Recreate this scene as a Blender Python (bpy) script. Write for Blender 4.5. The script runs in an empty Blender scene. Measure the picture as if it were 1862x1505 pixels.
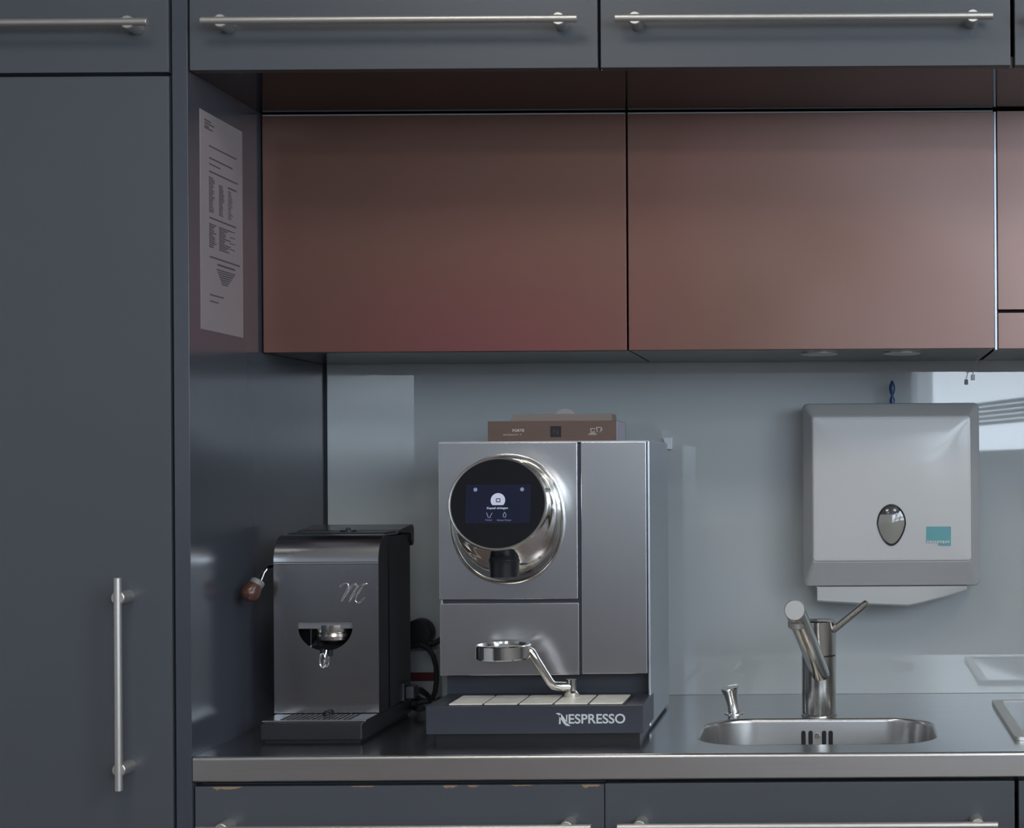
import bpy, bmesh, math, random
from math import sin, cos, pi, radians, sqrt
from mathutils import Matrix, Vector
random.seed(7)
S = bpy.context.scene
COL = S.collection

# ------------------------------------------------------------------ camera, world, light, exposure
F, CX, CY, ROLL = 2834.0, 1534.4, 850.0, 0.0062
CAMZ = 1.3176
RM = Matrix(((cos(ROLL), 0, sin(ROLL)), (0, 1, 0), (-sin(ROLL), 0, cos(ROLL))))
cd = bpy.data.cameras.new('camera'); cam = bpy.data.objects.new('camera', cd); COL.objects.link(cam)
cd.sensor_width = 36.0; cd.lens = 36.0 * F / 1862; cd.sensor_fit = 'HORIZONTAL'
cd.shift_x = (931 - CX) / 1862; cd.shift_y = (CY - 752.5) / 1862
cd.clip_start = 0.02
r, fw, up = RM @ Vector((1, 0, 0)), RM @ Vector((0, 1, 0)), RM @ Vector((0, 0, 1))
cam.matrix_world = Matrix(((r.x, up.x, -fw.x, 0), (r.y, up.y, -fw.y, 0), (r.z, up.z, -fw.z, CAMZ), (0, 0, 0, 1)))
S.camera = cam
S.view_settings.view_transform = 'Standard'
S.view_settings.look = 'None'
S.view_settings.gamma = 1.0
S.view_settings.use_curve_mapping = False
S.view_settings.exposure = 0.0
S.cycles.max_bounces = 8; S.cycles.glossy_bounces = 5; S.cycles.diffuse_bounces = 4
S.cycles.transmission_bounces = 6; S.cycles.transparent_max_bounces = 8
S.cycles.caustics_reflective = True; S.cycles.blur_glossy = 1.0; S.cycles.caustics_refractive = False
S.cycles.sample_clamp_indirect = 4.0
W = bpy.data.worlds.new('sky'); S.world = W; W.use_nodes = True
W.node_tree.nodes['Background'].inputs[0].default_value = (0.75, 0.87, 1.0, 1)
W.node_tree.nodes['Background'].inputs[1].default_value = 11.5

# the slanted window wall on the right: a frame of its own (x along the wall away from the kitchen, y outward)
wd = Vector((-.25, -1, 0)).normalized(); wo = Vector((1, -.25, 0)).normalized()
WM = Matrix(((wd.x, wo.x, 0, 2.58), (wd.y, wo.y, 0, 2.92), (0, 0, 1, 0), (0, 0, 0, 1)))
WINS = [(2.3, 3.75), (3.95, 5.7), (5.9, 8.75)]
SILL, HEAD = 1.37, 2.50
def area_light(name, M, sx, sy, radiance, col):
    l = bpy.data.lights.new(name, 'AREA'); l.shape = 'RECTANGLE'; l.size = sx; l.size_y = sy
    l.energy = radiance * sx * sy * pi; l.color = col
    o = bpy.data.objects.new(name, l); COL.objects.link(o); o.matrix_world = M
    return o
for i, (a, b) in enumerate(WINS):                     # portals: they only steer the sampling of the sky through each window
    c = WM @ Vector(((a + b) / 2, .02, (SILL + HEAD) / 2))
    xx = wd; zz = wo; yy = zz.cross(xx)
    M = Matrix(((xx.x, yy.x, zz.x, c.x), (xx.y, yy.y, zz.y, c.y), (xx.z, yy.z, zz.z, c.z), (0, 0, 0, 1)))
    o = area_light('window_portal', M, b - a, HEAD - SILL, 1, (1, 1, 1)); o.data.cycles.is_portal = True
LAMPS = [(-0.7, 1.1), (-0.7, -0.9), (-0.7, -2.9), (0.9, 1.1), (0.9, -0.9)]
LAMP_LABELS = ['square ceiling light nearest the coffee grinder side of the kitchen', 'square ceiling light in the middle of the left row', 'square ceiling light at the far end above the low cupboard',
               'square ceiling light on the window side nearest the sink', 'square ceiling light on the window side farther from the sink']
for (x, y) in LAMPS:                                  # the ceiling lamps of the room
    M = Matrix(((1, 0, 0, x), (0, 1, 0, y), (0, 0, 1, 2.655), (0, 0, 0, 1)))
    area_light('ceiling_lamp_light', M, .55, .55, 4.6, (1.0, 0.94, 0.85))

# ------------------------------------------------------------------ helpers
def at(px, py, Y):
    """photo pixel -> point on the plane y = Y"""
    d = RM @ Vector(((px - CX) / F, 1, -(py - CY) / F)); d *= Y / d.y
    return Vector((d.x, Y, d.z + CAMZ))
def X_(px, Y, py=850): return at(px, py, Y).x
def Z_(py, Y, px=1000): return at(px, py, Y).z

def nodes(m):
    m.use_nodes = True; nt = m.node_tree
    return nt, nt.nodes['Principled BSDF']
def mat(name, col, rough=.5, metal=0.0, spec=.5, coat=0.0, noise=0.0, nscale=(8, 8, 8), bump=0.0, bscale=(200, 200, 200),
        rvar=0.0, emit=None, estr=0.0, alpha=1.0, trans=0.0, ior=1.45):
    m = bpy.data.materials.new(name); nt, p = nodes(m)
    p.inputs['Base Color'].default_value = (*col, 1); p.inputs['Roughness'].default_value = rough
    p.inputs['Metallic'].default_value = metal; p.inputs['Specular IOR Level'].default_value = spec
    p.inputs['Coat Weight'].default_value = coat; p.inputs['Coat Roughness'].default_value = .05
    p.inputs['Transmission Weight'].default_value = trans; p.inputs['IOR'].default_value = ior
    p.inputs['Alpha'].default_value = alpha
    if emit: p.inputs['Emission Color'].default_value = (*emit, 1); p.inputs['Emission Strength'].default_value = estr
    tc = nt.nodes.new('ShaderNodeTexCoord')
    def nz(scale, detail=4):
        mp = nt.nodes.new('ShaderNodeMapping'); mp.inputs['Scale'].default_value = scale
        n = nt.nodes.new('ShaderNodeTexNoise'); n.inputs['Scale'].default_value = 1; n.inputs['Detail'].default_value = detail
        nt.links.new(tc.outputs['Object'], mp.inputs[0]); nt.links.new(mp.outputs[0], n.inputs['Vector']); return n
    if noise:
        n = nz(nscale); mx = nt.nodes.new('ShaderNodeMix'); mx.data_type = 'RGBA'
        mx.inputs['A'].default_value = (*[c * (1 - noise) for c in col], 1)
        mx.inputs['B'].default_value = (*[min(1, c * (1 + noise)) for c in col], 1)
        nt.links.new(n.outputs['Fac'], mx.inputs['Factor']); nt.links.new(mx.outputs['Result'], p.inputs['Base Color'])
    if bump or rvar:
        n = nz(bscale, 3)
        if bump:
            b = nt.nodes.new('ShaderNodeBump'); b.inputs['Strength'].default_value = bump; b.inputs['Distance'].default_value = .001
            nt.links.new(n.outputs['Fac'], b.inputs['Height']); nt.links.new(b.outputs[0], p.inputs['Normal'])
        if rvar:
            mr = nt.nodes.new('ShaderNodeMapRange'); mr.inputs['To Min'].default_value = rough - rvar; mr.inputs['To Max'].default_value = rough + rvar
            nt.links.new(n.outputs['Fac'], mr.inputs['Value']); nt.links.new(mr.outputs[0], p.inputs['Roughness'])
    return m

M = {}
M['lacquer'] = mat('grey_lacquer', (.079, .087, .099), .36, spec=.5, noise=.06, nscale=(3, 3, 3), bump=.03, bscale=(300, 300, 300))
M['lacquer_gloss'] = mat('grey_lacquer_smooth', (.062, .069, .085), .17, spec=.8, noise=.05, nscale=(3, 3, 3))
M['soffit'] = mat('dark_gloss_laminate', (.012, .012, .014), .10, spec=.62)
M['dark'] = mat('shadow_gap_black', (.012, .013, .018), .6)
M['steel_bar'] = mat('satin_steel_bar', (.62, .605, .575), .42, .9, bump=.05, bscale=(30, 30, 900))
M['steel_h'] = mat('brushed_steel_horizontal', (.67, .67, .69), .26, 1.0, noise=.05, nscale=(2, 40, 500), bump=.02, bscale=(6, 300, 1400))
M['steel_top'] = mat('worktop_steel', (.62, .63, .65), .22, 1.0, noise=.06, nscale=(5, 40, 40), rvar=.03, bscale=(4, 60, 60))
M['steel_edge'] = mat('worktop_edge_steel', (.66, .645, .63), .33, 1.0, noise=.06, nscale=(4, 80, 200), bump=.02, bscale=(6, 400, 900))
M['steel_sink'] = mat('sink_steel', (.64, .63, .62), .24, 1.0, bump=.03, bscale=(4, 4, 600))
M['steel_v'] = mat('faucet_steel', (.55, .53, .50), .17, 1.0, bump=.04, bscale=(900, 900, 20))
M['chrome'] = mat('chrome', (.80, .79, .76), .06, 1.0)
M['chrome_soft'] = mat('polished_steel', (.70, .69, .66), .14, 1.0)
M['grinder_steel'] = mat('grinder_steel', (.56, .56, .58), .20, 1.0, noise=.06, nscale=(3, 60, 400), bump=.03, bscale=(5, 300, 1200))
M['grinder_body'] = mat('grinder_black_body', (.020, .022, .025), .34, spec=.4)
M['mach_dark'] = mat('machine_dark_plastic', (.040, .044, .058), .38, spec=.5, bump=.05, bscale=(900, 900, 900))
M['mach_side'] = mat('machine_side_metal', (.46, .49, .54), .34, .8, noise=.05, nscale=(4, 4, 40))
M['black'] = mat('black_plastic', (.012, .013, .017), .32)
M['rubber'] = mat('black_rubber', (.010, .010, .012), .6)
M['screen'] = mat('screen_glass', (.006, .007, .009), .03, spec=.6)
M['display'] = mat('display_backlight', (.01, .012, .03), .05, emit=(.12, .14, .34), estr=.012)
M['icon'] = mat('display_icon_white', (.3, .3, .3), .3, emit=(.62, .68, 1.0), estr=.42)
M['icon_dim'] = mat('display_icon_blue', (.2, .2, .3), .3, emit=(.35, .45, .95), estr=.16)
M['letter'] = mat('printed_light_grey', (.60, .61, .64), .4)
M['tile'] = mat('drip_grid_plate', (.86, .82, .73), .42, .2, noise=.18, nscale=(60, 60, 60))  # cream base colour stands in for the bright reflection on the steel plates
M['carton'] = mat('brown_carton', (.115, .072, .058), .45, noise=.08, nscale=(30, 30, 30))
M['carton_top'] = mat('taupe_carton', (.20, .165, .15), .5, noise=.06, nscale=(30, 30, 30))
M['carton_edge'] = mat('carton_side_lit', (.42, .40, .48), .4, .3)  # pale tone carries the light falling on the carton's side
M['carton_print'] = mat('carton_print_white', (.55, .53, .50), .5)
M['carton_badge'] = mat('carton_badge_dark', (.016, .017, .022), .35)
M['badge_letter'] = mat('carton_badge_letter', (.06, .05, .065), .35)
M['pale_card'] = mat('pale_card', (.27, .26, .27), .6)
M['disp_frame'] = mat('dispenser_grey_plastic', (.43, .43, .43), .42, noise=.03, nscale=(10, 10, 10))
M['disp_white'] = mat('dispenser_white_plastic', (.57, .57, .57), .16, coat=.2)
M['plate_grey'] = mat('outlet_grey', (.17, .17, .175), .4)
M['teal'] = mat('teal_sticker', (.12, .34, .37), .5)
M['paper'] = mat('paper_towel', (.47, .475, .475), .85, bump=.2, bscale=(150, 150, 400))
M['notice'] = mat('notice_paper', (.30, .26, .27), .6)
M['ink'] = mat('notice_ink', (.10, .085, .095), .7)
M['wood'] = mat('walnut_wood', (.075, .030, .020), .35, noise=.35, nscale=(60, 60, 14), coat=.3)
M['blue'] = mat('blue_plastic', (.008, .045, .15), .35)
M['red_label'] = mat('red_label', (.10, .012, .014), .5)
M['white_box'] = mat('white_socket_plastic', (.36, .37, .38), .45)
M['white_tab'] = mat('white_plastic', (.62, .66, .72), .3)
M['chip'] = mat('chipped_chipboard', (.30, .20, .13), .8, noise=.3, nscale=(200, 200, 200))
M['hob_glass'] = mat('hob_glass', (.02, .022, .025), .04, spec=.8)
M['wall'] = mat('painted_wall', (.58, .59, .60), .8, bump=.05, bscale=(80, 80, 80))
M['ceil'] = mat('ceiling_paint', (.52, .51, .49), .85)
M['floor'] = mat('red_brown_floor', (.14, .085, .060), .45, noise=.12, nscale=(3, 3, 3))
M['lamp'] = mat('lamp_diffuser', (.7, .7, .7), .4, emit=(1, .95, .88), estr=4.6)
M['splash'] = mat('back_painted_glass', (.41, .44, .445), .02, spec=.8, noise=.02, nscale=(2, 2, 2))
M['smoke'] = mat('smoked_window', (.27, .265, .24), .08, spec=.7, coat=.3)
M['smoke_dark'] = mat('smoked_window_empty', (.05, .05, .055), .08, spec=.8, coat=.3)
M['lid_brown'] = mat('grinder_lid_brown', (.028, .017, .015), .22, spec=.6)
M['win_frame'] = mat('window_frame_grey', (.35, .36, .38), .4)
M['felt'] = mat('white_cabinet_paint', (.55, .57, .6), .4)

def glass_pane():
    m = bpy.data.materials.new('window_glass'); m.use_nodes = True; nt = m.node_tree; nt.nodes.remove(nt.nodes['Principled BSDF'])
    t = nt.nodes.new('ShaderNodeBsdfTransparent'); g = nt.nodes.new('ShaderNodeBsdfGlossy'); g.inputs['Roughness'].default_value = .02
    mx = nt.nodes.new('ShaderNodeMixShader'); mx.inputs[0].default_value = .05
    nt.links.new(t.outputs[0], mx.inputs[1]); nt.links.new(g.outputs[0], mx.inputs[2])
    nt.links.new(mx.outputs[0], nt.nodes['Material Output'].inputs[0]); return m
M['pane'] = glass_pane()

def copper():
    """brushed copper-rose anodised sheet whose interference colour drifts from brown to rose to mauve across the sheets, paling to the right where brighter light is painted in"""
    m = bpy.data.materials.new('copper_rose_sheet'); nt, p = nodes(m); N = nt.nodes.new; K = nt.links.new
    geo = N('ShaderNodeNewGeometry'); sep = N('ShaderNodeSeparateXYZ'); K(geo.outputs['Position'], sep.inputs[0])
    n = N('ShaderNodeTexNoise'); n.inputs['Scale'].default_value = 3.2; n.inputs['Detail'].default_value = 1.5
    K(geo.outputs['Position'], n.inputs['Vector'])
    def math_(op, a_, b_=None, cl=False):
        q = N('ShaderNodeMath'); q.operation = op; q.use_clamp = cl
        for i, v in enumerate((a_, b_)):
            if v is None: continue
            if isinstance(v, (int, float)): q.inputs[i].default_value = v
            else: K(v, q.inputs[i])
        return q.outputs[0]
    def gauss(sock, c, w):
        d = math_('DIVIDE', math_('SUBTRACT', sock, c), w); return math_('EXPONENT', math_('MULTIPLY', math_('MULTIPLY', d, d), -1.0))
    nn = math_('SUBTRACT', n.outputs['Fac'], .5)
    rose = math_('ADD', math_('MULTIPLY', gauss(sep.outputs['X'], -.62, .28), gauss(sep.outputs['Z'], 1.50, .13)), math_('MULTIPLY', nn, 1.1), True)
    mauve = math_('ADD', math_('MULTIPLY', math_('ADD', sep.outputs['X'], .22), 1.7), math_('MULTIPLY', nn, 1.0), True)  # paler right: interference hue plus brighter light put into the base colour
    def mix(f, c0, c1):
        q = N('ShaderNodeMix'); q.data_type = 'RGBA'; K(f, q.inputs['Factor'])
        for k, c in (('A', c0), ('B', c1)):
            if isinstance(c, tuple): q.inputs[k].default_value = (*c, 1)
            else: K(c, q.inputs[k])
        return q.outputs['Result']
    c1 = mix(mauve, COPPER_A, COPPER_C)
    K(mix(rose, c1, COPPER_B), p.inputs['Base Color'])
    p.inputs['Metallic'].default_value = .8; p.inputs['Roughness'].default_value = .46
    mp2 = N('ShaderNodeMapping'); mp2.inputs['Scale'].default_value = (8, 8, 900)
    n2 = N('ShaderNodeTexNoise'); n2.inputs['Scale'].default_value = 1
    K(geo.outputs['Position'], mp2.inputs[0]); K(mp2.outputs[0], n2.inputs['Vector'])
    b = N('ShaderNodeBump'); b.inputs['Strength'].default_value = .04; b.inputs['Distance'].default_value = .001
    K(n2.outputs['Fac'], b.inputs['Height']); K(b.outputs[0], p.inputs['Normal'])
    return m
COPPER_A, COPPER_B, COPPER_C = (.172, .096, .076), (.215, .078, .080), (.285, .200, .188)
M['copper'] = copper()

class B:
    """collects shapes in world coordinates, then links them as ONE mesh object"""
    def __init__(self, xf=None): self.bm = bmesh.new(); self.xf = xf
    def _add(self, t):
        if self.xf is not None: t.transform(self.xf)
        me = bpy.data.meshes.new('t'); t.to_mesh(me); t.free(); self.bm.from_mesh(me); bpy.data.meshes.remove(me); return self
    def box(self, x0, x1, y0, y1, z0, z1, bev=0.0, seg=2):
        t = bmesh.new(); bmesh.ops.create_cube(t, size=1)
        for v in t.verts:
            v.co = Vector(((x0 + x1) / 2 + v.co.x * (x1 - x0), (y0 + y1) / 2 + v.co.y * (y1 - y0), (z0 + z1) / 2 + v.co.z * (z1 - z0)))
        if bev: bmesh.ops.bevel(t, geom=list(t.edges), offset=bev, segments=seg, profile=.5, affect='EDGES')
        return self._add(t)
    def loft(self, loops, cap0=True, cap1=True, closed=True):
        t = bmesh.new(); rows = [[t.verts.new(p) for p in L] for L in loops]
        n = len(rows[0])
        for a, b in zip(rows, rows[1:]):
            for i in range(n if closed else n - 1):
                j = (i + 1) % n
                try: t.faces.new((a[i], a[j], b[j], b[i]))
                except ValueError: pass
        if cap0: t.faces.new(list(reversed(rows[0])))
        if cap1: t.faces.new(rows[-1])
        bmesh.ops.recalc_face_normals(t, faces=list(t.faces))
        return self._add(t)
    def tube(self, pts, r, seg=12, caps=True):
        pts = [Vector(p) for p in pts]; n = len(pts)
        rr = r if isinstance(r, (list, tuple)) else [r] * n
        loops = []; ref = None
        for i, p in enumerate(pts):
            tg = (pts[min(i + 1, n - 1)] - pts[max(i - 1, 0)]).normalized()
            if ref is None:
                ref = Vector((0, 0, 1)) if abs(tg.z) < .9 else Vector((1, 0, 0))
            u = (ref - tg * ref.dot(tg)).normalized(); ref = u; v = tg.cross(u)
            loops.append([p + (u * cos(2 * pi * k / seg) + v * sin(2 * pi * k / seg)) * rr[i] for k in range(seg)])
        return self.loft(loops, caps, caps)
    def cyl(self, p0, p1, r, seg=24, bev=0.0):
        p0, p1 = Vector(p0), Vector(p1)
        if not bev: return self.tube([p0, p1], r, seg)
        d = (p1 - p0).normalized() * bev
        return self.tube([p0, p0 + d * .02, p0 + d, p1 - d, p1 - d * .02, p1], [r - bev, r - bev, r, r, r - bev, r - bev], seg)
    def lathe(self, prof, c, axis=(0, 0, 1), seg=32):
        ax = Vector(axis).normalized(); q = Vector((0, 0, 1)).rotation_difference(ax); c = Vector(c)
        loops = [[c + q @ Vector((r * cos(2 * pi * k / seg), r * sin(2 * pi * k / seg), h)) for k in range(seg)] for r, h in prof]
        return self.loft(loops)
    def prism(self, poly, y0, y1, axes='xz', holes=(), bev=0.0):
        """2-D outline (with holes) in the xz, xy or yz plane, extruded along the third axis"""
        t = bmesh.new()
        mk = {'xz': lambda a, b: (a, y0, b), 'xy': lambda a, b: (a, b, y0), 'yz': lambda a, b: (y0, a, b)}[axes]
        es = []
        for L in (poly, *holes):
            vs = [t.verts.new(mk(*p)) for p in L]
            es += [t.edges.new((vs[i], vs[(i + 1) % len(vs)])) for i in range(len(vs))]
        if holes: bmesh.ops.triangle_fill(t, edges=es, use_beauty=True, use_dissolve=False)
        else: t.faces.new([v for v in t.verts])
        g = bmesh.ops.extrude_face_region(t, geom=list(t.faces))
        off = {'xz': (0, y1 - y0, 0), 'xy': (0, 0, y1 - y0), 'yz': (y1 - y0, 0, 0)}[axes]
        bmesh.ops.translate(t, verts=[v for v in g['geom'] if isinstance(v, bmesh.types.BMVert)], vec=off)
        bmesh.ops.recalc_face_normals(t, faces=list(t.faces))
        if bev:
            ed = [e for e in t.edges if len(e.link_faces) == 2 and e.calc_face_angle(0) > .6]
            bmesh.ops.bevel(t, geom=ed, offset=bev, segments=2, profile=.5, affect='EDGES')
        return self._add(t)
    def torus(self, c, R, r, xf, seg=64, rs=10):
        t = []
        for i in range(seg):
            a = 2 * pi * i / seg
            t.append([xf @ Vector(((R + r * cos(2 * pi * k / rs)) * cos(a), (R + r * cos(2 * pi * k / rs)) * sin(a), r * sin(2 * pi * k / rs))) for k in range(rs)])
        t.append(t[0])
        return self.loft(t, False, False)
    def text(self, s, w, h, xf, bold=0.0, depth=.0003, spacing=1.0):
        """lettering fitted to w x h, lower left corner at the frame's origin, lying in its xy plane"""
        c = bpy.data.curves.new('t', 'FONT'); c.body = s; c.size = 1; c.offset = bold; c.space_character = spacing
        o = bpy.data.objects.new('t', c); COL.objects.link(o)
        me = bpy.data.meshes.new_from_object(o.evaluated_get(bpy.context.evaluated_depsgraph_get()))
        bpy.data.objects.remove(o); bpy.data.curves.remove(c)
        t = bmesh.new(); t.from_mesh(me); bpy.data.meshes.remove(me)
        xs = [v.co.x for v in t.verts]; ys = [v.co.y for v in t.verts]
        sx = w / (max(xs) - min(xs)); sy = h / (max(ys) - min(ys)); x0, y0 = min(xs), min(ys)
        for v in t.verts: v.co = xf @ Vector(((v.co.x - x0) * sx, (v.co.y - y0) * sy, depth))
        return self._add(t)
    def build(self, name, m, parent=None, loc=None, smooth=35):
        me = bpy.data.meshes.new(name)
        b = base(parent) if parent else Vector(loc if loc is not None else (0, 0, 0))
        bmesh.ops.translate(self.bm, verts=list(self.bm.verts), vec=-b)
        bmesh.ops.remove_doubles(self.bm, verts=list(self.bm.verts), dist=1e-6)
        self.bm.to_mesh(me); self.bm.free()
        me.materials.append(m if not isinstance(m, str) else M[m])
        if smooth:
            me.shade_smooth(); me.set_sharp_from_angle(angle=radians(smooth))
        o = bpy.data.objects.new(name, me); COL.objects.link(o)
        if smooth:
            wn = o.modifiers.new('weighted', 'WEIGHTED_NORMAL'); wn.keep_sharp = True; wn.weight = 100
        if parent: o.parent = parent
        else: o.location = b
        return o
def base(o):
    while o.parent: o = o.parent
    return Vector(o.location)
def thing(name, label, cat, loc, group=None):
    o = bpy.data.objects.new(name, None); COL.objects.link(o); o.location = loc; o.empty_display_size = .05
    return tag(o, label, cat, group)
def tag(o, label, cat, group=None):
    o['label'] = label; o['category'] = cat
    if group: o['group'] = group
    return o
def struct(b, name, m):
    o = b.build(name, m); o['kind'] = 'structure'; return o
def rrect(x0, x1, y0, y1, r, n=8):
    P = []
    for cx, cy, a in ((x1 - r, y0 + r, -90), (x1 - r, y1 - r, 0), (x0 + r, y1 - r, 90), (x0 + r, y0 + r, 180)):
        for k in range(n + 1):
            t = radians(a + 90 * k / n); P.append((cx + r * cos(t), cy + r * sin(t)))
    return P
def facing(p): return Matrix(((1, 0, 0, p.x), (0, 0, -1, p.y), (0, 1, 0, p.z), (0, 0, 0, 1)))   # xy plane upright, facing the kitchen's front

# ------------------------------------------------------------------ the room
YF, YR, YB = 2.28, 2.5606, 2.88
ZW = 0.9002; ZU = 1.9055; ZR = 1.5123; XP = -0.9565; X1 = -0.3537; X2 = 0.2504; X3 = 0.8545
plan = [(-3.6, -6.2), ((WM @ Vector((9.4, .15, 0))).x, -6.2), ((WM @ Vector((-.08, .15, 0))).x, 3.0), (-3.6, 3.0)]
struct(B().prism(plan, -.08, 0, 'xy'), 'floor', 'floor')
struct(B().prism(plan, 2.7, 2.78, 'xy'), 'ceiling', 'ceil')
struct(B().box(-3.6, 2.65, 2.89, 3.0, 0, 2.7), 'wall_back', 'wall')
struct(B().box(-3.6, .45, -6.2, -6.1, 0, 2.7), 'wall_front', 'wall')
struct(B().box(-3.6, -3.5, -6.2, 2.9, 0, 2.7), 'wall_left', 'wall')
b = B(WM)
b.box(-.2, 9.4, 0, .2, 0, SILL).box(-.2, 9.4, 0, .2, HEAD, 2.7)
cuts = [-.2] + [v for w_ in WINS for v in w_] + [9.4]
for k in range(0, len(cuts), 2): b.box(cuts[k], cuts[k + 1], 0, .2, SILL, HEAD)
struct(b, 'wall_right', 'wall')
for i, (a, c) in enumerate(WINS):
    b = B(WM); e = .05
    b.box(a, c, .02, .07, SILL, SILL + e).box(a, c, .02, .07, HEAD - e, HEAD).box(a, a + e, .02, .07, SILL, HEAD).box(c - e, c, .02, .07, SILL, HEAD)
    w = struct(b, 'window_%d' % (i + 1), 'win_frame')
    B(WM).box(a + e, c - e, .042, .046, SILL + e, HEAD - e).build('pane', 'pane', w)
    for k in range(5):                                   # lowered blind slats across the middle of the window
        z = 1.575 + .03 * k
        B(WM).box(a + e, c - e, -.012, .014, z, z + .021).build('slat', 'win_frame', w)
for (x, y), lb in zip(LAMPS, LAMP_LABELS):
    t = thing('ceiling_light', lb, 'light', (x, y, 2.7), 'ceiling lights')
    B().box(x - .32, x + .32, y - .32, y + .32, 2.67, 2.70, .004).build('frame', 'win_frame', t)
    B().box(x - .28, x + .28, y - .28, y + .28, 2.662, 2.672).build('diffuser', 'lamp', t)

# ------------------------------------------------------------------ doors, handles, cabinets
def handle(door, x0, x1, z, posts, y_face, vertical=False, z1=None):
    yb = y_face - .034; rb, rp = .0056, .0097
    if not vertical: B().cyl((x0, yb, z), (x1, yb, z), rb, 16, .0008).build('handle_bar', 'steel_bar', door)
    else: B().cyl((x0, yb, z), (x0, yb, z1), rb, 16, .0008).build('handle_bar', 'steel_bar', door)
    for p in posts:
        q = (p, z) if not vertical else (x0, p)
        B().cyl((q[0], y_face + .001, q[1]), (q[0], yb - .0015, q[1]), rp, 24, .0012).build('handle_post', 'steel_bar', door)

def cabinet(name, label, cat, x0, x1, z0, z1, yf, group, m_body='lacquer', depth=None, gap=.0025):
    t = thing(name, label, cat, ((x0 + x1) / 2, YB, z0), group)
    B().box(x0 + .0005, x1 - .0005, yf + .021, YB - .001, z0, z1, .001).build('body', m_body, t)
    return t
def door(t, name, x0, x1, z0, z1, yf, m='lacquer', bev=.0012, th=.019):
    return B().box(x0, x1, yf, yf + th, z0, z1, bev).build(name, m, t)

G1 = 'upper row of grey cabinets'
ubl = [('grey top cabinet above the brown-copper door over the coffee machine, second from left', XP + .0030, X1 - .0015, 365, 1050, (400, 1015), 40, 31),
       ('grey top cabinet above the door over the paper towel dispenser, third from left', X1 + .0015, X2 - .0015, 1118, 1806, (1154, 1769), 32, 29),
       ('grey top cabinet sliver at the top right corner of the photo', X2 + .0035, X3, 1866, 2540, (1902, 2505), 27, 21)]
for lb, x0, x1, h0, h1, ps, ya, yb_ in ubl:
    t = cabinet('top_cabinet', lb, 'cabinet', x0, x1, ZU + .017, 2.36, YF, G1, 'lacquer_gloss')
    d = door(t, 'door', x0, x1 - .0012, ZU - .001, 2.36, YF)
    yh = YF - .034
    z = (Z_(ya, yh, h0) + Z_(yb_, yh, h1)) / 2
    handle(d, X_(h0, yh, 35), X_(h1, yh, 35), z, [X_(p, yh, 35) for p in ps], YF)

o = B().box(XP + .0005, X3 + .6, YF + .0195, YB - .001, ZU, ZU + .0165).build('soffit_panel', 'soffit', None, (0, YB, ZU))
tag(o, 'dark mirror-glossy soffit panel under the top cabinets, reflecting the copper doors', 'panel')

# tall cabinet on the left
t = thing('tall_cabinet', 'tall dark grey cupboard with long upright bar handle on the left', 'cabinet', (-1.3, YB, 0), None)
XT0, XT1 = -1.62, X_(311, YF)
B().box(XT0, XT1 + .001, YF + .021, YB - .001, 0.0, 2.36, .001).build('body', 'lacquer', t)
zg1, zg0 = Z_(131, YF, 311), Z_(138, YF, 311)
d = door(t, 'upper_door', XT0, XT1, zg1, 2.36, YF)
yh = YF - .034
handle(d, -1.56, X_(268, yh, 40), Z_(40, yh, 200), [-1.53, X_(231, yh, 40)], YF)
d = door(t, 'door', XT0, XT1, .09, zg0, YF)
handle(d, X_(215, yh, 1240), 0, Z_(1050, yh, 215), [Z_(1087, yh, 215), Z_(1400, yh, 215)], YF, True, Z_(1438, yh, 215))
B().box(XT0, XT1, YF + .05, YF + .068, 0, .085).build('plinth', 'dark', t)

o = B().box(X_(317, YF), XP, YF, YB + .005, 0, 2.36, .0012).build('end_panel', 'lacquer_gloss', None, ((X_(317, YF) + XP) / 2, YF, 0))
tag(o, 'glossy dark grey end panel standing between the tall cupboard and the worktop', 'panel')

# copper wall cabinets
G2 = 'copper wall cabinets'
red = [('copper wall cabinet with plain door directly above the coffee machine', XP + .004, X1 - .0015, ZR),
       ('copper wall cabinet with plain door above the paper towel dispenser', X1 + .0015, X2 - .0015, ZR),
       ('rose copper wall cabinet with pull-out hood at the right edge of the photo', X2 + .0045, X3, ZR)]
for i, (lb, x0, x1, z0) in enumerate(red):
    t = cabinet('wall_cabinet', lb, 'cabinet', x0, x1, z0 + .004, ZU - .003, YR, G2, 'dark')
    if i < 2:
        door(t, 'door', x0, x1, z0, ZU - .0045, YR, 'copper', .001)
        B().box(x0 + .0005, x1 - .0005, YR + .001, YR + .019, ZU - .0046, ZU - .0022, .0005).build('edge_strip', 'win_frame', t)
    else:
        zs = Z_(565.5, YR, 1840)
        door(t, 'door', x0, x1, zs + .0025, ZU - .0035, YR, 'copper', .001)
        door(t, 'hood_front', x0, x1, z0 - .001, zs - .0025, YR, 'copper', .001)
    B().box(x0, x1, YR + .021, YB - .006, z0 + .001, z0 + .0042).build('bottom_panel', 'lacquer_gloss', t)
    if i == 1:
        for px in (1490, 1640):
            c = at(px, 648, YR + .10)
            B().cyl((c.x, c.y, z0 - .002), (c.x, c.y, z0 + .003), .032, 32, .001).build('downlight', 'steel_bar', t)
o = B().box(X2 - .0002, X2 + .0032, YR + .004, YR + .03, ZR - .002, ZU - .004).build('divider_strip', 'mach_side', None, (X2, YR, ZR))
tag(o, 'thin steel divider strip between two copper wall cabinets', 'trim')

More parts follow.
